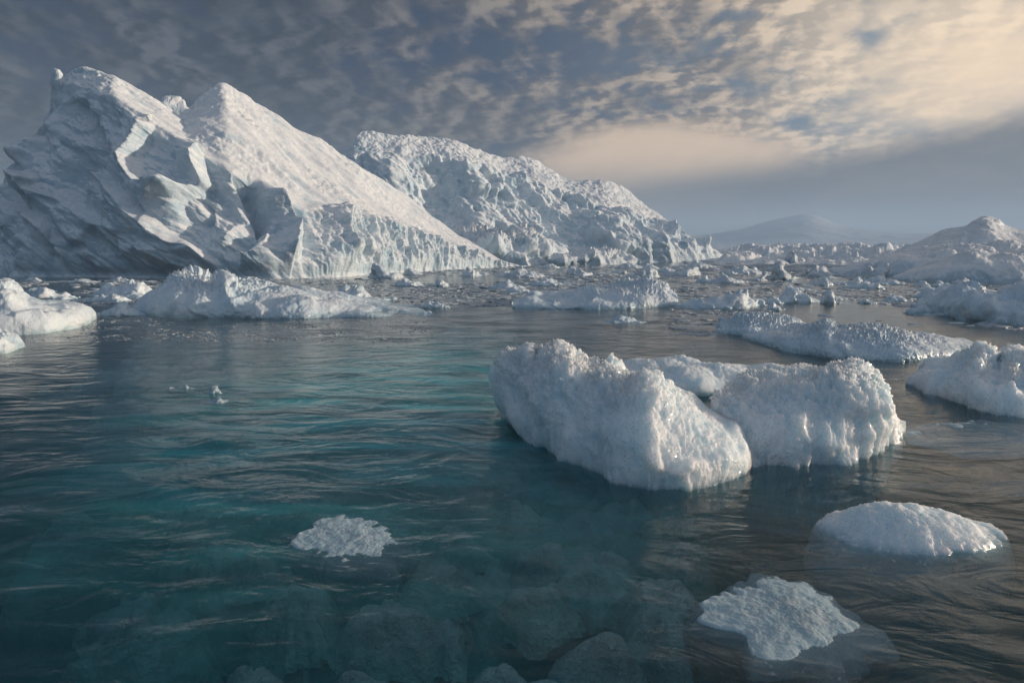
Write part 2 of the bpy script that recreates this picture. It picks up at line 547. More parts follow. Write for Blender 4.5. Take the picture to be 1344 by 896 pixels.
def loft(name, stations, mat, parent, nu, nv, disp_fn, back=10.0, sm_u=6.0, sm_v=2.0, draft=4.0):
    """berg body lofted over stations; each station is [(px,py,extra distance) waterline .. crest]"""
    K = len(stations[0])
    S = np.zeros((len(stations), K, 3))
    for i, stt in enumerate(stations):
        r0 = ground_r(stt[0][0], stt[0][1])
        for k, (px, py, dr) in enumerate(stt):
            S[i, k] = at_r(px, py, r0 + dr)
    # add rows below the water and on the far side
    e = S[:, -1] / np.linalg.norm(S[:, -1, :2], axis=1)[:, None]
    dirn = np.stack([e[:, 0], e[:, 1], 0 * e[:, 0]], 1)
    dirn /= np.linalg.norm(dirn, axis=1)[:, None]
    hh = S[:, -1, 2]
    f0 = S[:, 0] - dirn * 0.6
    f0[:, 2] = -draft
    b1 = S[:, -1] + dirn * (hh * 0.35 + 0.5)[:, None]
    b1[:, 2] = hh * 0.72
    b2 = S[:, -1] + dirn * (hh * 0.8 + 1.0)[:, None]
    b2[:, 2] = -draft
    S = np.concatenate([f0[:, None], S, b1[:, None], b2[:, None]], 1)
    # resample along stations then along knots
    ds = np.linalg.norm(np.diff(S[:, 2], axis=0), axis=1) + 0.5
    cs = np.concatenate([[0], np.cumsum(ds)])
    cs /= cs[-1]
    u = np.linspace(0, 1, nu)
    A = np.zeros((nu, S.shape[1], 3))
    for k in range(S.shape[1]):
        for c in range(3):
            A[:, k, c] = np.interp(u, cs, S[:, k, c])
    A = smooth_u(A, sm_u)
    wts = np.array([0.35] + [1.6, 1.9, 1.6][:K - 1] + [0.5, 0.5])
    dk = np.concatenate([[0], np.cumsum(wts)])
    dk /= dk[-1]
    v = np.linspace(0, 1, nv)
    P = np.zeros((nu, nv, 3))
    seg = np.clip(np.searchsorted(dk, v, side='right') - 1, 0, len(wts) - 1)
    tt = (v - dk[seg]) / (dk[seg + 1] - dk[seg])
    P = A[:, seg] * (1 - tt)[None, :, None] + A[:, seg + 1] * tt[None, :, None]
    P = smooth_u(P.transpose(1, 0, 2), sm_v).transpose(1, 0, 2)
    N = grid_normals(P, False)
    if (N[..., 1]).mean() > 0 and N[nu // 2, nv // 3, 1] > 0:
        N, flip = -N, True
    else:
        flip = N[nu // 2, nv // 3, 1] > 0
        if flip:
            N = -N
    V = (v[None] * np.ones((nu, 1)))
    D = disp_fn(P.reshape(-1, 3), N.reshape(-1, 3), np.repeat(u, nv), V.ravel(), dk).reshape(nu, nv)
    P = P + N * D[..., None]
    loc = np.asarray(parent.location) if parent is not None else np.zeros(3)
    return mesh_obj(name, P.reshape(-1, 3), grid_faces(nu, nv, False, flip), mat, parent, True, loc)


def seg_side(x, y, pts):
    """signed distance (px) from image-plane polyline and fraction along it"""
    best = np.full(x.shape, 1e9)
    sd = np.zeros(x.shape)
    for (ax, ay), (bx, by) in zip(pts[:-1], pts[1:]):
        vx, vy = bx - ax, by - ay
        L = math.hypot(vx, vy)
        s = np.clip(((x - ax) * vx + (y - ay) * vy) / L ** 2, 0, 1)
        dxp, dyp = x - (ax + s * vx), y - (ay + s * vy)
        dd = np.hypot(dxp, dyp)
        sg = np.sign(vx * dyp - vy * dxp)
        k = dd < best
        best = np.where(k, dd, best)
        sd = np.where(k, sg * dd, sd)
    return sd


# ------------------------------------------------------------------ the setting: water, seabed, far mountains, haze
def build_water():
    az = np.concatenate([np.linspace(-46, 46, 620), np.linspace(46, 314, 70)[1:-1]])
    az = np.radians(az)
    r = np.geomspace(1.2, 2400, 560)
    A, RR = np.meshgrid(az, r, indexing='ij')
    X, Y = RR * np.sin(A), RR * np.cos(A)
    cell = np.maximum(RR * (92 / 620) * math.pi / 180, RR * math.log(2400 / 1.2) / 560)
    rng = np.random.default_rng(4)
    Z = np.zeros_like(X)
    nx = fbm(np.stack([X.ravel() * 0.13, Y.ravel() * 0.13, 0 * X.ravel()], 1), 3, 3).reshape(X.shape)
    ny = fbm(np.stack([X.ravel() * 0.13, Y.ravel() * 0.13, 0 * X.ravel() + 9], 1), 3, 8).reshape(X.shape)
    Xw, Yw = X + 0.9 * nx, Y + 0.9 * ny
    for i in range(46):
        lam = 0.34 * (3.2 / 0.34) ** rng.random()
        th = R(80) + rng.normal(0, 0.6)
        k = 2 * math.pi / lam
        ph = rng.random() * 6.28
        amp = 0.0030 * lam ** 1.0 * (0.6 + rng.random())
        fd = np.clip(1 - cell * 2.6 / lam, 0, 1)
        s = np.sin(k * (math.cos(th) * Xw + math.sin(th) * Yw) + ph)
        Z += amp * fd * (s + 0.35 * s * s)
    Z *= np.clip(0.55 + 1.1 * nx, 0.15, 1.4)
    Z[:, -1] = 0
    nu, nv = X.shape
    V = np.stack([X, Y, Z], -1).reshape(-1, 3)
    F = grid_faces(nu, nv, False)
    # close the seam of the ring
    j = np.arange(nv - 1)
    F = np.concatenate([F, np.stack([(nu - 1) * nv + j, j, j + 1, (nu - 1) * nv + j + 1], -1)])
    # close inner hole, outer skirt and bottom with a coarse shell
    n0 = len(V)
    c_in = np.array([[0, 0, 0.0]])
    rim = V.reshape(nu, nv, 3)[:, -1].copy()
    rim[:, 2] = -13
    V = np.concatenate([V, c_in, rim, [[0, 0, -13.0]]])
    i = np.arange(nu)
    i2 = (i + 1) % nu
    F2 = np.stack([i * nv, i2 * nv, np.full(nu, n0), np.full(nu, n0)], -1)
    sk = np.stack([i * nv + nv - 1, n0 + 1 + i, n0 + 1 + i2, i2 * nv + nv - 1], -1)
    me = bpy.data.meshes.new('sea_water')
    faces = [tuple(f) for f in F[:, ::-1].tolist()]
    faces += [(a, b, c)[::-1] for a, b, c, _ in F2[:, [0, 2, 1, 3]].tolist()]
    faces += [tuple(f)[::-1] for f in sk.tolist()]
    bot = n0 + 1 + nu
    faces += [(n0 + 1 + a, n0 + 1 + b, bot)[::-1] for a, b in zip(i.tolist(), i2.tolist())]
    me.from_pydata(V.tolist(), [], faces)
    me.polygons.foreach_set('use_smooth', np.full(len(me.polygons), True))
    import bmesh
    bm = bmesh.new()
    bm.from_mesh(me)
    bmesh.ops.recalc_face_normals(bm, faces=bm.faces)
    bm.to_mesh(me)
    bm.free()
    me.update()
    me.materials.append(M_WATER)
    o = bpy.data.objects.new('sea_water', me)
    col.objects.link(o)
    o['kind'] = 'structure'
    o['label'] = 'dark rippled sea water turning teal over submerged ice'
    return o


build_water()
sb = mesh_obj('seabed', [(-2500, -2500, -12), (2500, -2500, -12), (2500, 2500, -12), (-2500, 2500, -12)], [(0, 1, 2, 3)], M_BED)
sb['kind'] = 'structure'


def build_mountain():
    nu, nv = 360, 120
    xs = np.linspace(560, 1800, nu)
    sky_pts = [(560, 321), (760, 319), (860, 315), (900, 311), (940, 306), (975, 300), (1000, 292), (1025, 285), (1038, 285),
               (1055, 279), (1070, 280), (1082, 287), (1110, 296), (1150, 302), (1200, 306), (1260, 305), (1344, 302), (1500, 298), (1800, 314)]
    yc = smooth_u(poly(xs, sky_pts), 3.0)
    r0, r1 = 950.0, 1800.0
    P = np.zeros((nu, nv, 3))
    v = np.linspace(0, 1, nv)
    ax, ay, s = ray(xs, yc)
    zc = CAM_H + s * 1500
    r = r0 + (r1 - r0) * v
    prof = np.where(v < 0.65, sm(v, 0.0, 0.65), 1 - 0.6 * sm(v, 0.65, 1.0))
    P[..., 0] = ax[:, None] * r[None]
    P[..., 1] = ay[:, None] * r[None]
    P[..., 2] = zc[:, None] * prof[None] - 1
    Q = P.reshape(-1, 3)
    dz_ = ridged(Q * 0.010, 4, 5, 0.45).reshape(nu, nv) * 3.0 * (prof * (1 - prof) * 3.2)[None]
    P[..., 2] += dz_
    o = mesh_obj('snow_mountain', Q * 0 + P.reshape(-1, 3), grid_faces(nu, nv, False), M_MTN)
    o['kind'] = 'structure'


build_mountain()
hv, ht = new_mat('haze air')
vp = ht.n('ShaderNodeVolumePrincipled', {'Color': (0.56, 0.76, 1.0), 'Density': 0.0009, 'Anisotropy': 0.0})
ht.n('ShaderNodeOutputMaterial', {'Volume': vp.outputs[0]})
hx, hy0, hy1, hz0, hz1 = 2600, -2600, 2600, -14.5, 84
HV = [(-hx, hy0, hz0), (hx, hy0, hz0), (hx, hy1, hz0), (-hx, hy1, hz0), (-hx, hy0, hz1), (hx, hy0, hz1), (hx, hy1, hz1), (-hx, hy1, hz1)]
haze = mesh_obj('haze', HV, [(3, 2, 1, 0), (4, 5, 6, 7), (0, 1, 5, 4), (1, 2, 6, 5), (2, 3, 7, 6), (3, 0, 4, 7)], hv, smooth=False)
haze['kind'] = 'stuff'


# ------------------------------------------------------------------ near iceberg
def near_disp(Q, N, u, v, dk):
    x, y = project(Q)
    snow = sm(v, dk[3] - 0.004, dk[3] + 0.02)          # beyond the lip = snow slope
    cliff = 1 - snow
    # dip direction of the strata: falls to the right
    q = Q.copy()
    q[:, 0], q[:, 2] = Q[:, 0] * 0.80 - Q[:, 2] * 0.60, Q[:, 0] * 0.60 + Q[:, 2] * 0.80
    wq = fbm(Q * 0.22, 3, 2)[:, None]
    strat = ridged(q * (0.03, 0.08, 0.22), 4, 3, 0.45)
    big = fbm(Q * 0.09, 3, 11, 0.45)
    fac = facets(q * (0.085, 0.10, 0.16) + wq * 0.07, 5, 1.0)
    fac2 = facets(q * (0.22, 0.25, 0.42) + wq * 0.13, 15, 1.0)
    fine = fbm(q * (0.6, 0.8, 1.5), 5, 21, 0.55)
    flute = ridged(np.stack([Q[:, 0] * 0.55 + Q[:, 1] * 0.35, Q[:, 1] * 0.25, Q[:, 2] * 0.10], 1), 4, 8, 0.55)
    right = sm(x, 390, 450)
    D = cliff * ((1 - right * 0.75) * (1.5 * big + 0.55 * strat + 1.6 * fac + 0.7 * fac2) + right * (0.7 * flute + 0.5 * fac2) + 0.26 * fine)
    # hand-placed slabs and gullies (image polylines; + side is to the right of travel)
    for pts, wd, a in SLABS:
        sd = seg_side(x, y, pts)
        n = fbm(Q * 0.35, 2, 77) * 3
        sd = sd + n
        D = D + 1.35 * cliff * a * np.where(sd > 0, np.clip(1 - sd / wd, 0, 1), np.clip(1 + sd / 11.0, 0, 1))
    cups = fbm(q * (1.3, 1.6, 2.6), 4, 31, 0.6)
    D = D + snow * (0.14 * cups * sm(fbm(q * (0.06, 0.2, 0.2), 3, 47), -0.35, 0.35) + 0.6 * fbm(q * (0.08, 0.22, 0.2), 3, 41) + 0.16 * ridged(q * (0.12, 0.5, 0.6), 3, 43))
    D = D * (1 - 0.55 * np.exp(-((v - dk[3]) / 0.035) ** 2))
    wl = np.clip(Q[:, 2] / 2.0, 0, 1)
    D = D * (0.35 + 0.65 * wl) * sm(v, dk[0], dk[1])
    # wave-cut notch along the waterline
    D = D - cliff * 0.5 * np.exp(-((Q[:, 2] - 0.25) / 0.5) ** 2)
    return D


SLABS = [([(95, 262), (150, 300), (215, 335), (275, 366)], 55, 0.8),
         ([(20, 250), (60, 300), (95, 330), (100, 365)], 40, 0.8),
         ([(150, 240), (205, 290), (255, 330), (300, 366)], 40, 1.6),
         ([(105, 140), (150, 210), (120, 260)], 45, -1.8),
         ([(195, 170), (180, 215), (205, 250), (265, 262)], 35, 1.5),
         ([(255, 200), (268, 245), (240, 262)], 28, 1.6),
         ([(330, 240), (345, 290), (330, 330)], 30, -1.8),
         ([(365, 262), (390, 300), (385, 335)], 34, 1.8),
         ([(455, 270), (440, 300), (450, 340)], 24, 1.2),
         ([(60, 190), (45, 235), (80, 255)], 35, 1.6)]

nb_loc = at_r(300, 365, 64.0)
nb_loc[2] = 0
near_berg = empty('iceberg', nb_loc, 'huge pale iceberg at left with twin tilted peaks and a long snow slope', 'iceberg')
ST_NEAR = [
    [(-240, 361, 0), (-240, 361, .1), (-240, 361, .2), (-240, 361, .4)],
    [(-215, 361, 0), (-215, 354, 1.5), (-215, 346, 4), (-215, 342, 6)],
    [(-150, 361, 0), (-150, 350, 2), (-150, 335, 4), (-150, 325, 8)],
    [(-60, 362, 0), (-60, 330, 3), (-60, 300, 6), (-60, 282, 10)],
    [(0, 362, 0), (0, 320, 4), (0, 270, 6), (0, 248, 9)],
    [(40, 363, 0), (45, 300, 3), (50, 215, 6), (62, 180, 10)],
    [(95, 363, 0), (82, 270, 4), (72, 150, 7), (76, 108, 9)],
    [(150, 364, 0), (130, 250, 3), (102, 122, 8), (114, 90, 11)],
    [(215, 365, 0), (190, 270, 3), (150, 128, 8), (150, 97, 14)],
    [(270, 366, 0), (240, 290, 3), (205, 165, 8), (205, 130, 17)],
    [(320, 366, 0), (290, 300, 2.5), (250, 196, 7), (238, 156, 19)],
    [(340, 366, 0), (312, 305, 2.3), (272, 209, 6.5), (258, 128, 22)],
    [(365, 366, 0), (335, 310, 2), (300, 225, 5.5), (292, 108, 24)],
    [(410, 365, 0), (385, 320, 2), (350, 247, 5), (330, 130, 25)],
    [(440, 364, 0), (425, 325, 2), (395, 275, 4), (400, 175, 25)],
    [(480, 361, 0), (470, 325, 2), (455, 275, 4), (470, 215, 24)],
    [(540, 357, 0), (532, 330, 2), (525, 295, 3.5), (540, 265, 22)],
    [(600, 354, 0), (595, 338, 1.5), (592, 322, 2.5), (600, 310, 14)],
    [(650, 351, 0), (650, 346, .6), (650, 343, 1), (652, 340, 4)],
    [(690, 350, 0), (690, 350, .1), (690, 350, .2), (690, 350, .4)]]
loft('ice_body', ST_NEAR, M_BERG, near_berg, 900, 420, near_disp, sm_u=2.5, sm_v=1.2)
floe('ice_spur', [(68, 125), (74, 122), (80, 122), (92, 124)], [(68, 118), (73, 89), (79, 93), (92, 112)], 0.8, M_BERG, near_berg,
     lift=[(68, 18.4), (92, 18.4)], draft=1.5, seed=3, amp=0.25, freq=0.9, nu=60, nv=50)
floe('ice_block', [(205, 155), (225, 158), (252, 160)], [(205, 140), (217, 131), (236, 129), (243, 133), (252, 150)], 3.0, M_BERG, near_berg,
     lift=[(205, 18.2), (252, 18.2)], draft=2.0, seed=8, amp=0.3, freq=0.6, nu=90, nv=60)


# ------------------------------------------------------------------ distant iceberg behind it
def far_disp(Q, N, u, v, dk):
    x, y = project(Q)
    snow = sm(v, dk[3] - 0.004, dk[3] + 0.02)
    cliff = 1 - snow
    q = Q.copy()
    q[:, 0], q[:, 2] = Q[:, 0] * 0.84 - Q[:, 2] * 0.54, Q[:, 0] * 0.54 + Q[:, 2] * 0.84
    strat = ridged(q * (0.04, 0.10, 0.26), 4, 103, 0.5)
    fac = facets(q * (0.07, 0.09, 0.12) + fbm(Q * 0.2, 3, 102)[:, None] * 0.35, 105, 1.0)
    fac2 = facets(q * (0.25, 0.3, 0.5) + fbm(Q * 0.5, 2, 104)[:, None] * 0.3, 115, 1.0)
    gull = ridged(np.stack([Q[:, 0] * 0.16 + Q[:, 2] * 0.10, Q[:, 1] * 0.1, Q[:, 2] * 0.05], 1), 4, 108, 0.5)
    fine = fbm(Q * 0.8, 5, 121, 0.6)
    D = cliff * (0.5 * strat + 2.0 * fac + 0.45 * fac2 + 0.7 * gull + 0.2 * fine)
    D = D + snow * (0.2 * fbm(Q * 0.9, 4, 131, 0.6) + 0.5 * fbm(Q * 0.15, 3, 141))
    wl = np.clip(Q[:, 2] / 2.0, 0, 1)
    return D * (0.3 + 0.7 * wl) * sm(v, dk[0], dk[1])


ST_FAR = [
    [(380, 349, 0), (380, 320, 5), (385, 300, 10), (390, 290, 14)],
    [(430, 349, 0), (430, 300, 5), (435, 255, 9), (440, 240, 13)],
    [(462, 348.5, 0), (462, 292, 5), (460, 225, 9), (462, 192, 13)],
    [(474, 348, 0), (472, 290, 5), (472, 212, 9), (475, 168, 14)],
    [(520, 348, 0), (520, 290, 4), (520, 212, 10), (520, 178, 16)],
    [(570, 347, 0), (573, 290, 4), (575, 212, 10), (560, 175, 16)],
    [(620, 347, 0), (625, 285, 5), (620, 222, 10), (602, 187, 18)],
    [(680, 346, 0), (680, 290, 5), (665, 232, 10), (645, 204, 18)],
    [(730, 345.5, 0), (725, 300, 4), (700, 243, 9), (702, 207, 20)],
    [(780, 345, 0), (770, 300, 4), (745, 258, 8), (742, 235, 18)],
    [(820, 345, 0), (810, 310, 3), (790, 272, 7), (795, 236, 20)],
    [(860, 344.5, 0), (845, 318, 3), (825, 288, 6), (822, 246, 20)],
    [(890, 344, 0), (880, 324, 2), (855, 298, 5), (848, 268, 17)],
    [(925, 343.5, 0), (915, 332, 1), (903, 316, 3), (890, 303, 9)],
    [(955, 343, 0), (950, 339, .5), (945, 336, 1), (940, 331, 4)],
    [(985, 343, 0), (985, 343, .1), (985, 343, .2), (985, 343, .3)]]
fb_loc = at_r(700, 346, ground_r(700, 346))
fb_loc[2] = 0
far_berg = empty('iceberg', fb_loc, 'second broad white iceberg standing behind the tail of the big twin peaked one', 'iceberg')
loft('ice_body', ST_FAR, M_BERG, far_berg, 760, 340, far_disp, sm_u=5, sm_v=1.2)
floe('ice_foot', [(560, 349), (620, 349), (700, 348), (752, 346)], [(560, 330), (590, 312), (640, 303), (685, 304), (720, 316), (752, 338)],
     5.0, M_BERG, far_berg, back=6, seed=33, amp=1.6, freq=0.3, nu=260, nv=120, grit=0.3)
floe('ice_foot', [(720, 348), (770, 347.5), (840, 346)], [(720, 338), (760, 332), (800, 330), (840, 340)],
     4.0, M_BERG, far_berg, back=6, seed=35, amp=1.0, freq=0.4, nu=160, nv=90, grit=0.3)

# ------------------------------------------------------------------ hummocked iceberg at the right edge
rb_loc = at_r(1290, 369, ground_r(1290, 369))
rb_loc[2] = 0
right_berg = empty('iceberg', rb_loc, 'low rounded blue grey iceberg like a hill at the right edge of the view', 'iceberg')
floe('ice_body', [(1150, 352), (1220, 355), (1290, 356), (1400, 356), (1540, 355)],
     [(1150, 342), (1182, 328), (1205, 318), (1232, 304), (1258, 299), (1270, 293), (1282, 287), (1294, 288), (1306, 296), (1322, 303), (1344, 305), (1400, 318), (1460, 333), (1540, 352)],
     18, M_BERG, right_berg, back=14, seed=51, amp=0.32, freq=0.25, nu=420, nv=190, grit=0.35, square=1.0, chip=0.9)
floe('ice_shoulder', [(1090, 360), (1150, 363), (1220, 364), (1300, 364), (1420, 363)],
     [(1090, 352), (1130, 343), (1180, 332), (1230, 325), (1290, 322), (1344, 322), (1420, 345)],
     10, M_BERG, right_berg, back=9, seed=57, amp=0.3, freq=0.3, nu=360, nv=130, grit=0.35, square=1.0, chip=0.9)
floe('ice_apron', [(1172, 368), (1230, 371), (1300, 372), (1400, 372), (1480, 370)],
     [(1172, 362), (1215, 345), (1250, 335), (1276, 328), (1300, 333), (1344, 331), (1400, 340), (1480, 365)],
     6, M_BERG, right_berg, back=7, seed=53, amp=0.3, freq=0.4, nu=300, nv=130, grit=0.35, square=1.0)

# ------------------------------------------------------------------ drift ice in the middle distance
rnd = random.Random(7)


def lump(name, x0, x1, yf, yt, label, cat='ice floe', seed=1, depth=None, jag=0.35, mat=None, pk=None, amp=None, group=None, slope=0.0, nu=None, nv=70):
    """a drift ice lump with a random uneven crest between x0 and x1 (image columns)"""
    rg = random.Random(seed * 13 + 5)
    n = max(5, int((x1 - x0) / 9))
    h = yf - yt
    pk = rg.uniform(0.3, 0.7) if pk is None else pk
    pts = []
    for i in range(n + 1):
        s = i / n
        e = (s / pk) if s < pk else (1 - s) / (1 - pk)
        prof = min(1, max(0, e)) ** 0.75
        k = prof * (1 - jag * rg.random() * (0 if abs(s - pk) < 0.6 / n else 1))
        pts.append((x0 + (x1 - x0) * s, yf + slope * (s - 0.5) - h * k))
    front = [(x0 + (x1 - x0) * s, yf + slope * (s - 0.5) - h * 0.22 * (abs(2 * s - 1) ** 3)) for s in (0, .15, .3, .5, .7, .85, 1)]
    r = float(ground_r((x0 + x1) / 2, yf))
    wid = (x1 - x0) / FPX * r
    dep = wid * 0.28 if depth is None else depth
    hgt = h / FPX * r
    nu_ = nu or int(min(200, max(50, (x1 - x0) * 1.1)))
    o = floe(name, front, pts, dep, mat or M_MID, seed=seed, amp=(max(hgt, 0.12) * 0.35 if amp is None else amp),
             freq=1.0 / max(hgt * 1.1, 0.25), nu=nu_, nv=nv, grit=0.3, square=1.0, chip=0.8, ends=2.2)
    return tag(o, label, cat, group)


LUMPS = [
    # left belt
    (480, 533, 366, 343, 'grey blue ice boulder in front of the sunlit end of the twin peaked iceberg', 'ice block', 0.3, 0.25),
    (526, 560, 361, 350, 'small white ice block just right of the grey blue ice boulder', 'ice block', 0.3, 0.3),
    (36, 105, 394, 378, 'low grey ice lump half hidden behind the big rounded floe at the left edge', 'ice floe', 0.3, 0.2),
    (108, 212, 389, 367, 'flat greyish floe with a ribbed top below the foot of the twin peaked iceberg', 'ice floe', 0.7, 0.25),
    (128, 178, 397, 385, 'small rounded floe between the greyish ribbed floe and the near left floe', 'ice floe', 0.4, 0.2),
    (126, 200, 415, 402, 'low blue tinged ice tongue at the left end of the long mounded floe', 'ice floe', 0.5, 0.2),
    (28, 60, 369, 362, 'thin sheet of ice at the waterline under the left flank of the iceberg', 'ice floe', 0.5, 0.1),
    (78, 132, 371, 364, 'long thin ice sheet in the dark water below the left iceberg flank', 'ice floe', 0.5, 0.1),
    (140, 176, 369, 363, 'short thin ice sheet right of the long thin sheet under the iceberg', 'ice floe', 0.5, 0.1),
    (425, 520, 397, 372, 'broken greyish floe behind the right end of the long mounded floe', 'ice floe', 0.3, 0.3),
    (512, 560, 376, 362, 'small pale floe with one rounded hump right of the broken greyish floe', 'ice floe', 0.4, 0.2),
    (545, 600, 405, 395, 'low flat white floe between the long mounded floe and the blue backed floe', 'ice floe', 0.4, 0.2),
    # centre belt
    (645, 722, 364, 348, 'rounded pale blue floe below the foot of the second iceberg', 'ice floe', 0.5, 0.2),
    (735, 781, 362, 345, 'square shouldered blue floe right of the rounded pale blue floe', 'ice floe', 0.5, 0.1),
    (700, 740, 352, 344, 'small floe against the waterline of the second iceberg', 'ice floe', 0.5, 0.3),
    (634, 696, 380, 370, 'low white floe with a pointed top alone in the slushy water at centre', 'ice floe', 0.5, 0.4),
    (812, 872, 366, 346, 'smooth blue grey dome of ice right of centre below the second iceberg', 'ice floe', 0.6, 0.12),
    (858, 922, 363, 344, 'wedge of blue ice with a bright raised right end', 'ice block', 0.85, 0.15),
    (870, 948, 352, 340, 'flat white floe at the tip of the second iceberg', 'ice floe', 0.6, 0.3),
    (800, 850, 352, 343, 'little white floe behind the smooth blue grey dome', 'ice floe', 0.5, 0.3),
    (862, 890, 392, 377, 'rounded grey ice knob touching the end of the blue backed floe', 'ice block', 0.5, 0.1),
    (876, 1008, 406, 380, 'long whaleback floe of blue ice with a bright right end right of centre', 'ice floe', 0.72, 0.2),
    (1003, 1030, 408, 398, 'small white ice lump off the right end of the whaleback floe', 'ice block', 0.4, 0.2),
    (1005, 1080, 398, 377, 'broad lumpy floe behind the whaleback floe', 'ice floe', 0.5, 0.25),
    (1075, 1105, 400, 382, 'small lumpy floe right of the broad lumpy floe', 'ice floe', 0.4, 0.3),
    (920, 982, 372, 358, 'ridged white floe left of the blocks crowned with a pinnacle', 'ice floe', 0.5, 0.3),
    (940, 1012, 360, 344, 'blue ice bench behind the ridged white floe', 'ice floe', 0.4, 0.2),
    (980, 1010, 369, 354, 'jagged white ice block with a torn right side', 'ice block', 0.85, 0.5),
    (1005, 1050, 368, 338, 'blue ice block crowned with a stubby pinnacle', 'ice block', 0.35, 0.35),
    (1028, 1058, 347, 322, 'sharp white ice spire standing in the distant rubble', 'ice spire', 0.3, 0.25),
    (1050, 1100, 364, 336, 'knobbly ice hummock right of the sharp white spire', 'ice block', 0.3, 0.45),
    (1090, 1178, 364, 336, 'blue shaded hummock at the left foot of the hill shaped iceberg', 'ice floe', 0.8, 0.25),
    (1050, 1130, 374, 365, 'flat grey floe in front of the knobbly hummock', 'ice floe', 0.4, 0.2),
    (1115, 1176, 372, 362, 'thin pale floe below the blue shaded hummock', 'ice floe', 0.4, 0.2),
    (1240, 1280, 373, 362, 'smooth ice loaf at the waterline of the hill shaped iceberg', 'ice block', 0.6, 0.1),
    (1098, 1180, 335, 317, 'far low ice hill under the mountain between the spire and the hill shaped iceberg', 'iceberg', 0.3, 0.25),
    (1018, 1034, 333, 319, 'leaning splinter of ice just left of the sharp white spire', 'ice spire', 0.2, 0.2),
    (1190, 1262, 392, 377, 'thin broken floe behind the scooped white floe at the right edge', 'ice floe', 0.4, 0.35),
    (1150, 1200, 396, 388, 'low brownish grey floe left of the scooped white floe', 'ice floe', 0.5, 0.2),
    (1290, 1380, 392, 372, 'bright floe behind the scooped white floe at the far right edge', 'ice floe', 0.5, 0.3),
    (785, 850, 425, 416, 'thin waterlogged sheet of ice below the blue backed floe', 'ice floe', 0.5, 0.1),
    (930, 968, 430, 419, 'small white ice tip left of the two long crusted floes', 'ice block', 0.5, 0.4),
]
for k, (x0, x1, yf, yt, label, cat, pk, jag) in enumerate(LUMPS):
    if yf < 380 and cat != 'ice spire':
        yt += 0.38 * (yf - yt)
    elif yf < 410:
        yt += 0.18 * (yf - yt)
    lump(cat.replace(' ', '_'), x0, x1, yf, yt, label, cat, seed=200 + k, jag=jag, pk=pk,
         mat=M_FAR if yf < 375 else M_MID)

FLATS = [
    (26, (880, 1180), (352, 400), 'low flat broken floe in the crowded ice right of centre', 'flat floes right of centre'),
    (12, (1180, 1344), (376, 420), 'low flat floe in the water around the scooped white floe', 'flat floes at the right edge'),
    (16, (560, 880), (350, 398), 'low flat floe in the grey brash between the second iceberg and the blue backed floe', 'flat floes at centre'),
    (12, (20, 470), (368, 396), 'low flat floe between the twin peaked iceberg and the long mounded floe', 'flat floes under the big iceberg'),
]
kk = 0
for n, (xa, xb), (ya, yb), label, group in FLATS:
    for i in range(n):
        yf = ya + (yb - ya) * rnd.random()
        wd = rnd.uniform(18, 60) * (0.5 + (yf - 335) / 60)
        x0 = rnd.uniform(xa, xb - wd * 0.5)
        lump('ice_floe', x0, x0 + wd, yf, yf - rnd.uniform(3, 8) * (0.5 + (yf - 335) / 70), label, 'ice floe', seed=700 + kk,
             jag=rnd.uniform(0.2, 0.5), mat=M_MID, group=group, depth=None, nu=60, nv=44)
        kk += 1

def rubble_field():
    """far pressure rubble that closes the water off under the mountain"""
    nu, nv = 900, 130
    xs = np.linspace(925, 1460, nu)
    rr = np.geomspace(105, 460, nv)
    ax, ay, _ = ray(xs, np.full(nu, 330.0))
    X, Y = ax[:, None] * rr[None], ay[:, None] * rr[None]
    Q = np.stack([X.ravel(), Y.ravel(), 0 * X.ravel()], 1)
    big = fbm(Q * 0.035, 3, 801)
    fa = facets(Q * 0.16 + fbm(Q * 0.2, 2, 803)[:, None] * 0.3, 805, 1.2)
    rg = ridged(Q * 0.22, 4, 807, 0.6)
    Z = (0.25 + 1.5 * big + 1.3 * fa + 0.55 * (rg - 0.4)).reshape(nu, nv)
    edge = np.minimum(sm(xs, 925, 985)[:, None], sm(np.log(rr)[None], np.log(105), np.log(150)))
    Z = np.where(Z > 0, Z * 1.25, Z * 0.6) * (0.2 + 0.8 * edge) + 0.25 * edge - 0.55 * (1 - edge)
    Z = np.minimum(Z, 3.6)
    o = mesh_obj('rubble_ice', np.stack([X, Y, Z], -1).reshape(-1, 3), grid_faces(nu, nv, False), M_BERG)
    o['kind'] = 'stuff'
    o['label'] = 'far field of jumbled rubble ice under the mountain'


rubble_field()
# larger hand-shaped floes
tag(floe('ice_floe', [(168, 410), (220, 416), (300, 418), (400, 418), (480, 416), (568, 414)],
         [(168, 404), (195, 388), (220, 376), (245, 366), (268, 363), (282, 368), (300, 362), (312, 372), (350, 376), (390, 381), (440, 388), (480, 397), (520, 406), (568, 411)],
         4.5, M_MID, back=5, seed=61, amp=0.42, freq=0.6, nu=480, nv=180, grit=0.4, square=0.9),
    'long white mounded floe stretching across the left middle water', 'ice floe')
tag(floe('ice_floe', [(-140, 442), (-60, 442), (0, 441), (60, 438), (110, 428), (132, 415)],
         [(-140, 420), (-60, 385), (-20, 372), (14, 371), (28, 380), (42, 392), (60, 396), (95, 396), (120, 402), (132, 411)],
         3.0, M_MID, back=3.5, seed=63, amp=0.38, freq=0.6, nu=320, nv=160, grit=0.18, square=0.8),
    'big smooth rounded floe with warm sunlit end at the left edge', 'ice floe')
tag(floe('ice_floe', [(-60, 466), (-20, 466), (10, 464), (34, 455)], [(-60, 448), (-20, 440), (8, 438), (22, 443), (34, 453)],
         1.3, M_MID, seed=65, amp=0.18, freq=1.1, nu=140, nv=100, grit=0.2),
    'small crusted floe at the left edge just nearer than the big rounded one', 'ice floe')
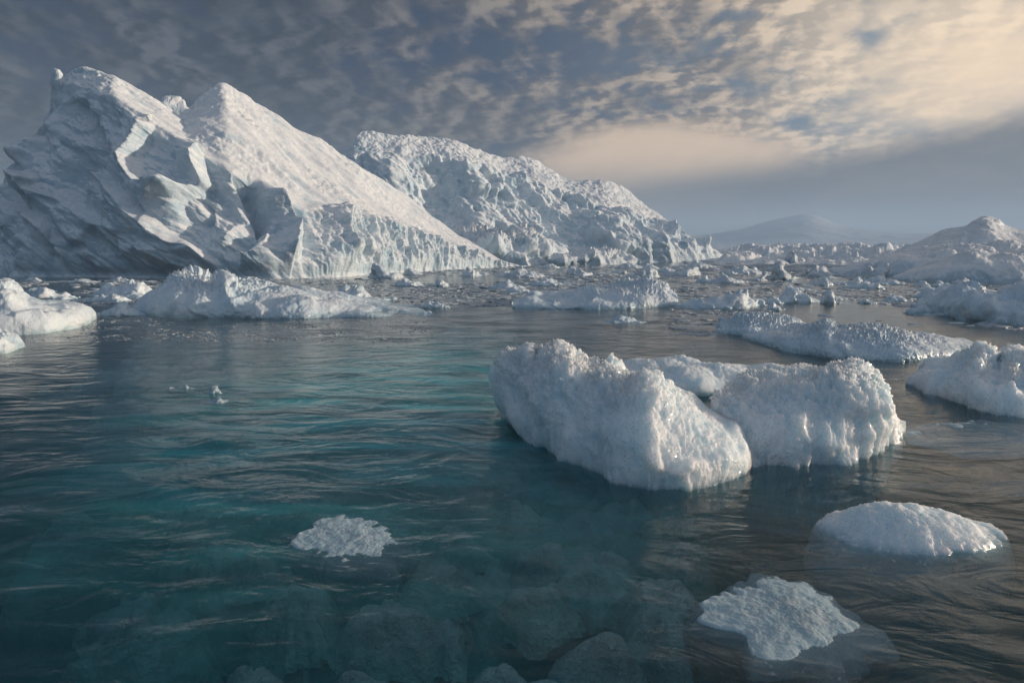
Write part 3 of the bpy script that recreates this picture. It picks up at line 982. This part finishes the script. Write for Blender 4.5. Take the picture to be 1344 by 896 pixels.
tag(floe('ice_floe', [(672, 404), (740, 406), (820, 406), (890, 402)], [(672, 396), (700, 385), (760, 380), (820, 374), (850, 371), (872, 376), (890, 390)],
         4.0, M_MID, back=4, seed=67, amp=0.24, freq=0.7, nu=340, nv=150, grit=0.45, square=0.85),
    'white floe with blue shaded back lying at the centre of the view', 'ice floe')
tag(floe('ice_floe', [(940, 437), (985, 442), (1040, 442), (1085, 438)], [(940, 428), (970, 420), (1010, 421), (1045, 424), (1085, 433)],
         1.8, M_MID, back=2, seed=69, amp=0.17, freq=0.9, nu=320, nv=140, grit=0.7),
    'shorter of the two long crusted floes behind the main foreground ice', 'ice floe')
tag(floe('ice_floe', [(975, 444), (1030, 461), (1100, 472), (1180, 476), (1240, 470), (1290, 458)],
         [(975, 438), (1030, 434), (1065, 432), (1085, 430), (1093, 434), (1150, 435), (1200, 440), (1250, 445), (1290, 454)],
         2.4, M_MID, back=2.2, seed=71, amp=0.16, freq=1.0, nu=460, nv=170, grit=0.7),
    'longer crusted floe curving behind the right half of the main foreground ice', 'ice floe')
tag(floe('ice_floe', [(1195, 404), (1240, 414), (1300, 424), (1380, 428), (1450, 420)],
         [(1195, 396), (1222, 384), (1255, 378), (1275, 378), (1290, 386), (1306, 384), (1325, 378), (1360, 376), (1450, 405)],
         3.2, M_MID, back=3.5, seed=73, amp=0.38, freq=0.7, nu=300, nv=150, grit=0.2, chip=0.6),
    'scooped white floe with a hollow front at the right edge of the middle water', 'ice floe')
tag(floe('ice_floe', [(1190, 505), (1230, 522), (1290, 540), (1344, 548), (1440, 545)],
         [(1190, 498), (1210, 480), (1235, 474), (1262, 464), (1280, 456), (1292, 462), (1302, 472), (1325, 463), (1335, 470), (1370, 468), (1440, 500)],
         2.0, M_NEAR, back=1.8, seed=75, amp=0.24, freq=0.9, nu=400, nv=180, flute=0.2, grit=0.4, chip=0.6),
    'blue grey floe with two peaks cut off by the right edge', 'ice floe')

# ------------------------------------------------------------------ the main foreground ice: two lobes and a rear rim
hero_loc = at_r(900, 640, ground_r(900, 640)) + np.array([0, 1.2, 0])
hero_loc[2] = 0
hero = empty('ice_floe', hero_loc, 'large glistening two lobed lump of white ice in the foreground water', 'ice floe')
floe('ice_lobe', [(643, 492), (650, 512), (665, 530), (700, 560), (750, 598), (800, 634), (850, 650), (905, 648), (955, 634), (984, 612)],
     [(643, 487), (651, 476), (668, 467), (684, 462), (694, 458), (702, 464), (722, 464), (738, 463), (752, 470), (770, 477), (800, 481), (820, 491), (850, 497), (880, 515), (915, 530), (940, 541), (962, 560), (977, 585), (984, 604)],
     1.6, M_NEAR, hero, back=1.4, seed=81, amp=0.17, freq=1.0, nu=700, nv=320, flute=0.22, grit=0.5, chip=0.55, square=0.66,
     lift=[(640, 0.5), (700, 0.32), (780, 0.05), (800, 0.0), (984, 0.0)], draft=1.1, foot=[(640, -1.0), (740, -0.8), (820, 0.0), (900, 0.4), (984, 0.4)], ends=3.0)
floe('ice_lobe', [(930, 600), (985, 613), (1040, 613), (1100, 607), (1150, 600), (1178, 584), (1186, 570)],
     [(930, 520), (950, 508), (975, 502), (1000, 499), (1030, 497), (1060, 494), (1085, 489), (1112, 482), (1128, 487), (1148, 500), (1162, 516), (1175, 533), (1183, 548), (1186, 562)],
     1.5, M_NEAR, hero, back=1.6, seed=83, amp=0.16, freq=1.0, nu=600, nv=300, flute=0.34, grit=0.5, chip=0.55, square=0.64, draft=1.2, foot=0.4, ends=3.0)
floe('ice_rim', [(770, 512), (850, 520), (930, 522), (1010, 520), (1100, 512)],
     [(770, 490), (800, 482), (850, 477), (895, 474), (940, 480), (1000, 484), (1050, 488), (1080, 490), (1100, 498)],
     1.2, M_NEAR, hero, back=1.2, seed=85, amp=0.12, freq=1.3, nu=340, nv=140, grit=0.34, draft=1.0)
floe('submerged_foot', [(646, 540), (700, 585), (760, 632), (840, 668), (930, 668), (1010, 648), (1120, 628)],
     [(646, 520), (700, 550), (760, 590), (840, 610), (930, 600), (1010, 590), (1120, 580)],
     1.6, M_SUB, hero, back=1.4, seed=87, amp=0.25, freq=1.0, nu=220, nv=110, lift=[(646, -0.45), (1120, -0.5)], draft=1.2)

# ------------------------------------------------------------------ low wet humps in front
def dome(name, label, cat, pts, height, depth, seed, mat, spread=1.8, amp=0.05, grit=0.03, power=2.0, peak=(0.0, 0.0), rag=0.12):
    """awash ice: its waterline outline, a low top above it and flanks that slope away under the water"""
    pts = np.asarray(pts, float)
    g = np.array([at_r(px, py, float(ground_r(px, py))) for px, py in pts])[:, :2]
    c = g.mean(0)
    n_a, n_r = 300, 130
    ang = np.linspace(0, 2 * np.pi, n_a, endpoint=False)
    ga, gr = np.arctan2(g[:, 1] - c[1], g[:, 0] - c[0]), np.hypot(*(g - c).T)
    o_ = np.argsort(ga)
    rad = np.interp(ang, ga[o_], gr[o_], period=2 * np.pi)
    rad = smooth_u(np.concatenate([rad, rad, rad])[:, None], 7)[n_a:2 * n_a, 0]
    rad = rad * (1 + rag * fbm(np.stack([np.cos(ang) * 1.5, np.sin(ang) * 1.5, 0 * ang + seed], 1), 3, seed + 40, 0.5))
    s = np.linspace(0, spread, n_r)
    z = np.where(s < 1, height * (1 - s ** power), -height * power * (s - 1) - depth * (np.clip(s - 1, 0, 9) / (spread - 1)) ** 1.6)
    ss = s[None] * np.ones((n_a, 1))
    rf = np.where(ss < 1.14, ss, 1.14 - 0.8 * (ss - 1.14))
    X = c[0] + np.cos(ang)[:, None] * rad[:, None] * rf + peak[0] * np.clip(1 - ss, 0, 1)
    Y = c[1] + np.sin(ang)[:, None] * rad[:, None] * rf + peak[1] * np.clip(1 - ss, 0, 1)
    Q = np.stack([X, Y, 0 * X], -1).reshape(-1, 3)
    low = fbm(Q * 1.6, 3, seed) + 0.5 * facets(Q * 2.2 + fbm(Q * 2, 2, seed + 3)[:, None] * 0.3, seed)
    hi = fbm(Q * 9.0, 6, seed + 5, 0.72) + 0.6 * facets(Q * 7.0, seed + 8)
    Z = z[None] + amp * low.reshape(n_a, n_r) * (0.6 + 2.5 * np.clip(ss - 0.85, 0, 0.3)) + grit * hi.reshape(n_a, n_r)
    P = np.stack([X, Y, Z], -1)
    P = np.concatenate([P, P[:1]])
    return tag(mesh_obj(name, P.reshape(-1, 3), grid_faces(n_a + 1, n_r, False, True), mat, None, True, (c[0], c[1], 0)), label, cat)


dome('ice_hump', 'low sparkling crusted hump of ice right of the main foreground ice', 'ice hump',
     [(1082, 695), (1110, 716), (1180, 726), (1260, 724), (1322, 712), (1290, 690), (1220, 676), (1140, 674)], 0.27, 3.5, 91, M_NEAR,
     spread=1.6, amp=0.085, grit=0.022, power=1.9, peak=(-0.25, 0.1))
dome('ice_hump', 'nearest waterlogged ice hump barely breaking the surface at lower right', 'ice hump',
     [(940, 790), (985, 850), (1060, 872), (1130, 860), (1146, 830), (1090, 785), (1020, 755), (965, 757)], 0.045, 1.2, 93, M_WET,
     spread=1.6, amp=0.032, grit=0.006, power=1.7, rag=0.3)
dome('ice_hump', 'small grainy grey ice hump just awash at lower left of centre', 'ice hump',
     [(402, 696), (440, 730), (495, 742), (528, 726), (510, 698), (470, 676), (432, 674)], 0.030, 1.0, 95, M_WET,
     spread=1.55, amp=0.026, grit=0.006, power=1.7, rag=0.3)
dome('ice_sheet', 'thin flat awash ice sheet in front of the two peaked floe at right', 'ice sheet',
     [(1195, 572), (1250, 585), (1340, 594), (1440, 596), (1440, 566), (1340, 556), (1250, 556)], -0.03, 0.9, 97, M_WET,
     spread=1.6, amp=0.05, grit=0.015)
for k, (x0, x1, yf, yt, lab) in enumerate([
        (266, 296, 517, 508, 'tiny ragged scrap of ice alone in the open water at left'),
        (268, 314, 531, 524, 'flat white ice scrap just nearer than the tiny ragged one'),
        (222, 260, 513, 509, 'thin awash sliver of ice left of the tiny ragged scrap')]):
    lump('ice_chip', x0, x1, yf, yt, lab, 'ice chip', seed=400 + k, mat=M_WET, jag=0.75, amp=0.05, nu=110)


# ------------------------------------------------------------------ ice under the water
def submerged(name, label, pts, depth0, depth1, seed, cat='submerged ice', amp=0.25, n_a=180, n_r=60, group=None):
    """rounded mass of ice below the surface; pts is its outline seen through the water"""
    pts = np.asarray(pts, float)
    g = np.array([at_r(px, py, float(ground_r(px, py))) for px, py in pts])[:, :2]
    c = g.mean(0)
    ang = np.linspace(0, 2 * np.pi, n_a, endpoint=False)
    ga = np.arctan2(g[:, 1] - c[1], g[:, 0] - c[0])
    gr = np.hypot(*(g - c).T)
    o_ = np.argsort(ga)
    rad = np.interp(ang, ga[o_], gr[o_], period=2 * np.pi)
    rad = np.exp(smooth_u(np.log(np.concatenate([rad, rad, rad]))[:, None], 5))[n_a:2 * n_a, 0]
    rad = rad * (1 + 0.4 * fbm(np.stack([np.cos(ang) * 1.4, np.sin(ang) * 1.4, 0 * ang + seed], 1), 5, seed + 40, 0.6))
    s = np.linspace(0, 1, n_r)
    prof = np.clip(1 - s ** 2.6, 0, 1)
    X = c[0] + np.cos(ang)[:, None] * rad[:, None] * s[None]
    Y = c[1] + np.sin(ang)[:, None] * rad[:, None] * s[None]
    Z = -depth1 + (depth1 - depth0) * prof[None] * np.ones((n_a, 1))
    Q = np.stack([X, Y, Z], -1).reshape(-1, 3)
    dd = fbm(Q * 0.9, 5, seed, 0.6) + 0.7 * facets(Q * (1.3, 1.3, 0.6) + fbm(Q * 1.5, 3, seed + 3)[:, None] * 0.4, seed)
    Z = np.minimum(Z + amp * dd.reshape(n_a, n_r) * (1 - 0.4 * s)[None], -0.05)
    P = np.stack([X, Y, Z], -1)
    P = np.concatenate([P, P[:1]])
    loc = (c[0], c[1], -depth1)
    return tag(mesh_obj(name, P.reshape(-1, 3), grid_faces(n_a + 1, n_r, False, True), M_SUB, None, True, loc), label, cat, group)


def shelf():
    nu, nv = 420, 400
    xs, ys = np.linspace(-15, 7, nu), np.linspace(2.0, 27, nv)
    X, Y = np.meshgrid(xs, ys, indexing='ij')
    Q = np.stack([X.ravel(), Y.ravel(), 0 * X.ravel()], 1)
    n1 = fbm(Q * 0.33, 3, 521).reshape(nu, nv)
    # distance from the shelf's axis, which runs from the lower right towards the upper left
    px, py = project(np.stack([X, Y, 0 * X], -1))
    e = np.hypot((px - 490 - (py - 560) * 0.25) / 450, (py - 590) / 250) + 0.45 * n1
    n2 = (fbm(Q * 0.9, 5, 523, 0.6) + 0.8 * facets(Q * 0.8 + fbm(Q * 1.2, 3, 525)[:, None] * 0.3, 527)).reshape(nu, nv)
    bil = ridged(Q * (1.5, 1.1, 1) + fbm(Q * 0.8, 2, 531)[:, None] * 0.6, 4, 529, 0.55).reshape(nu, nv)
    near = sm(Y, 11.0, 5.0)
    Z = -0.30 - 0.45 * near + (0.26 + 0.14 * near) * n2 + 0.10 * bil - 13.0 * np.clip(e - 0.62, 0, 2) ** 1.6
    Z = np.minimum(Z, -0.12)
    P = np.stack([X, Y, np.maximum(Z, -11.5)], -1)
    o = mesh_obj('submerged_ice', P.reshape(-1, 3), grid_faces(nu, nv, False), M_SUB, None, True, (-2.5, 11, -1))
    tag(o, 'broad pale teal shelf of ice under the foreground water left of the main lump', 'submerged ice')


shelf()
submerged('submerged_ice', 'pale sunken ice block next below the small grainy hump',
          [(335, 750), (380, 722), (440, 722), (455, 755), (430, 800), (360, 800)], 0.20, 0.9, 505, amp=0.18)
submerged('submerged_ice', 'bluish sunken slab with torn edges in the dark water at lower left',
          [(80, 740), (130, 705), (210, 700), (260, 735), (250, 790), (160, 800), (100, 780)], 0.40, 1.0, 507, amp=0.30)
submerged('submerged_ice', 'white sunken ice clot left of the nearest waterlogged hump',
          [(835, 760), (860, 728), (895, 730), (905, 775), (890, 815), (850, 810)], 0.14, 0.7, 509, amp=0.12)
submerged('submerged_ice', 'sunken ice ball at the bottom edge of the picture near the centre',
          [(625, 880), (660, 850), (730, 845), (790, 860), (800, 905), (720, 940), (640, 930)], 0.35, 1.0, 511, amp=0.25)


for i in range(30):
    px, py = rnd.uniform(190, 900), rnd.uniform(580, 860)
    if px < 330 and py > 780 - (330 - px) * 0.5:
        px += 330
    if 700 < px and py < 670:
        continue
    rx, ry = rnd.uniform(14, 58) * (py / 750), rnd.uniform(7, 26) * (py / 750)
    ph, dp = rnd.uniform(0, 6.28), rnd.uniform(0.09, 0.28)
    pts = [(px + rx * math.cos(a) * rnd.uniform(0.75, 1.25) * 1.4, py + ry * math.sin(a) * rnd.uniform(0.75, 1.25) * 1.4)
           for a in [ph + 2 * math.pi * q / 9 for q in range(9)]]
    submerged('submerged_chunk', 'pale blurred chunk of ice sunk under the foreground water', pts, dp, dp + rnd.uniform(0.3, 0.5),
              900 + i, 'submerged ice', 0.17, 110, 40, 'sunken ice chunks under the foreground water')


# ------------------------------------------------------------------ brash ice
def chip_mesh(name, seed, mat):
    import bmesh
    bm = bmesh.new()
    bmesh.ops.create_icosphere(bm, subdivisions=3, radius=1.0)
    V = np.array([v.co[:] for v in bm.verts])
    V = V * (1 + 0.35 * fbm(V * 1.1, 2, seed)[:, None] + 0.4 * facets(V * 1.2 + 5, seed, 0.8)[:, None] * 0.6)
    V *= (1.0, 0.8, 0.42)
    for v, c in zip(bm.verts, V):
        v.co = c
    me = bpy.data.meshes.new(name)
    bm.to_mesh(me)
    bm.free()
    for p in me.polygons:
        p.use_smooth = True
    me.materials.append(mat)
    return me


CHIPS = [chip_mesh('ice_chunk', 600 + i, M_MID) for i in range(8)]
ZONES = [
    (60, (20, 560), (366, 400), 1.0, 'small white ice chunk adrift between the left iceberg and the long mounded floe', 'ice chunks under the twin peaked iceberg'),
    (28, (60, 540), (418, 442), 0.4, 'little ice chunk in the dark slush in front of the long mounded floe', 'ice chunks before the long mounded floe'),
    (70, (560, 900), (352, 400), 1.0, 'small ice chunk in the grey brash below the second iceberg', 'ice chunks below the second iceberg'),
    (90, (900, 1344), (356, 430), 0.9, 'small ice chunk among the crowded floes on the right', 'ice chunks among the right floes'),
]
for n, (xa, xb), (ya, yb), sc, label, group in ZONES:
    for i in range(n):
        px = rnd.uniform(xa, xb)
        py = ya + (yb - ya) * rnd.random()
        r = float(ground_r(px, py))
        p = at_r(px, py, r)
        o = bpy.data.objects.new('ice_chunk', CHIPS[rnd.randrange(8)])
        s = rnd.uniform(0.07, 0.24) * (0.6 + r / 60) * sc
        o.location = (p[0], p[1], -0.04 * s)
        o.scale = (s * rnd.uniform(0.9, 1.9), s, s * rnd.uniform(0.25, 0.8))
        o.rotation_euler = (0, 0, rnd.uniform(0, 6.28))
        col.objects.link(o)
        tag(o, label, 'ice chunk', group)


def brash(name, zones, seed):
    rg = np.random.default_rng(seed)
    VV, FF, base = [], [], 0
    for n, (xa, xb), (ya, yb), smin, smax, thr in zones:
        px = rg.uniform(xa, xb, n * 3)
        py = ya + (yb - ya) * rg.random(n * 3)
        r = ground_r(px, py)
        ax, ay, _ = ray(px, py)
        X, Y = ax * r, ay * r
        dn = fbm(np.stack([X * 0.10, Y * 0.07, 0 * X], 1), 3, seed + 1)
        k = np.where(dn > thr)[0][:n]
        for i in k:
            m = rg.integers(5, 8)
            s = rg.uniform(smin, smax) * (0.5 + r[i] / 60) * (0.5 + rg.random() ** 3 * 1.5)
            a = np.sort(rg.uniform(0, 6.28, m))
            rr = s * rg.uniform(0.6, 1.2, m)
            h = s * rg.uniform(0.04, 0.22)
            el = rg.uniform(1, 1.7)
            bot = np.stack([X[i] + el * rr * np.cos(a), Y[i] + rr * np.sin(a), np.full(m, -0.03)], 1)
            topv = np.stack([X[i] + el * .72 * rr * np.cos(a), Y[i] + .72 * rr * np.sin(a), h * rg.uniform(0.5, 1.1, m)], 1)
            cv = np.array([[X[i], Y[i], h * 1.1]])
            VV.append(np.concatenate([bot, topv, cv]))
            for j in range(m):
                j2 = (j + 1) % m
                FF.append((base + j, base + j2, base + m + j2, base + m + j))
                FF.append((base + m + j, base + m + j2, base + 2 * m))
            base += 2 * m + 1
    me = bpy.data.meshes.new(name)
    me.from_pydata(np.concatenate(VV).tolist(), [], FF)
    me.update()
    me.materials.append(M_BRASH)
    o = bpy.data.objects.new(name, me)
    col.objects.link(o)
    o['kind'] = 'stuff'
    o['label'] = 'grey brash and slush ice drifting between the floes'
    return o


brash('brash_ice', [(2600, (0, 580), (366, 402), 0.05, 0.22, -0.1), (3000, (0, 560), (414, 448), 0.02, 0.085, -0.02),
                    (4600, (540, 920), (349, 404), 0.04, 0.24, -0.2), (5600, (880, 1400), (350, 440), 0.04, 0.24, -0.22),
                    (3800, (900, 1344), (328, 356), 0.12, 0.5, -0.6), (500, (1150, 1344), (425, 500), 0.03, 0.10, 0.1)], 9)
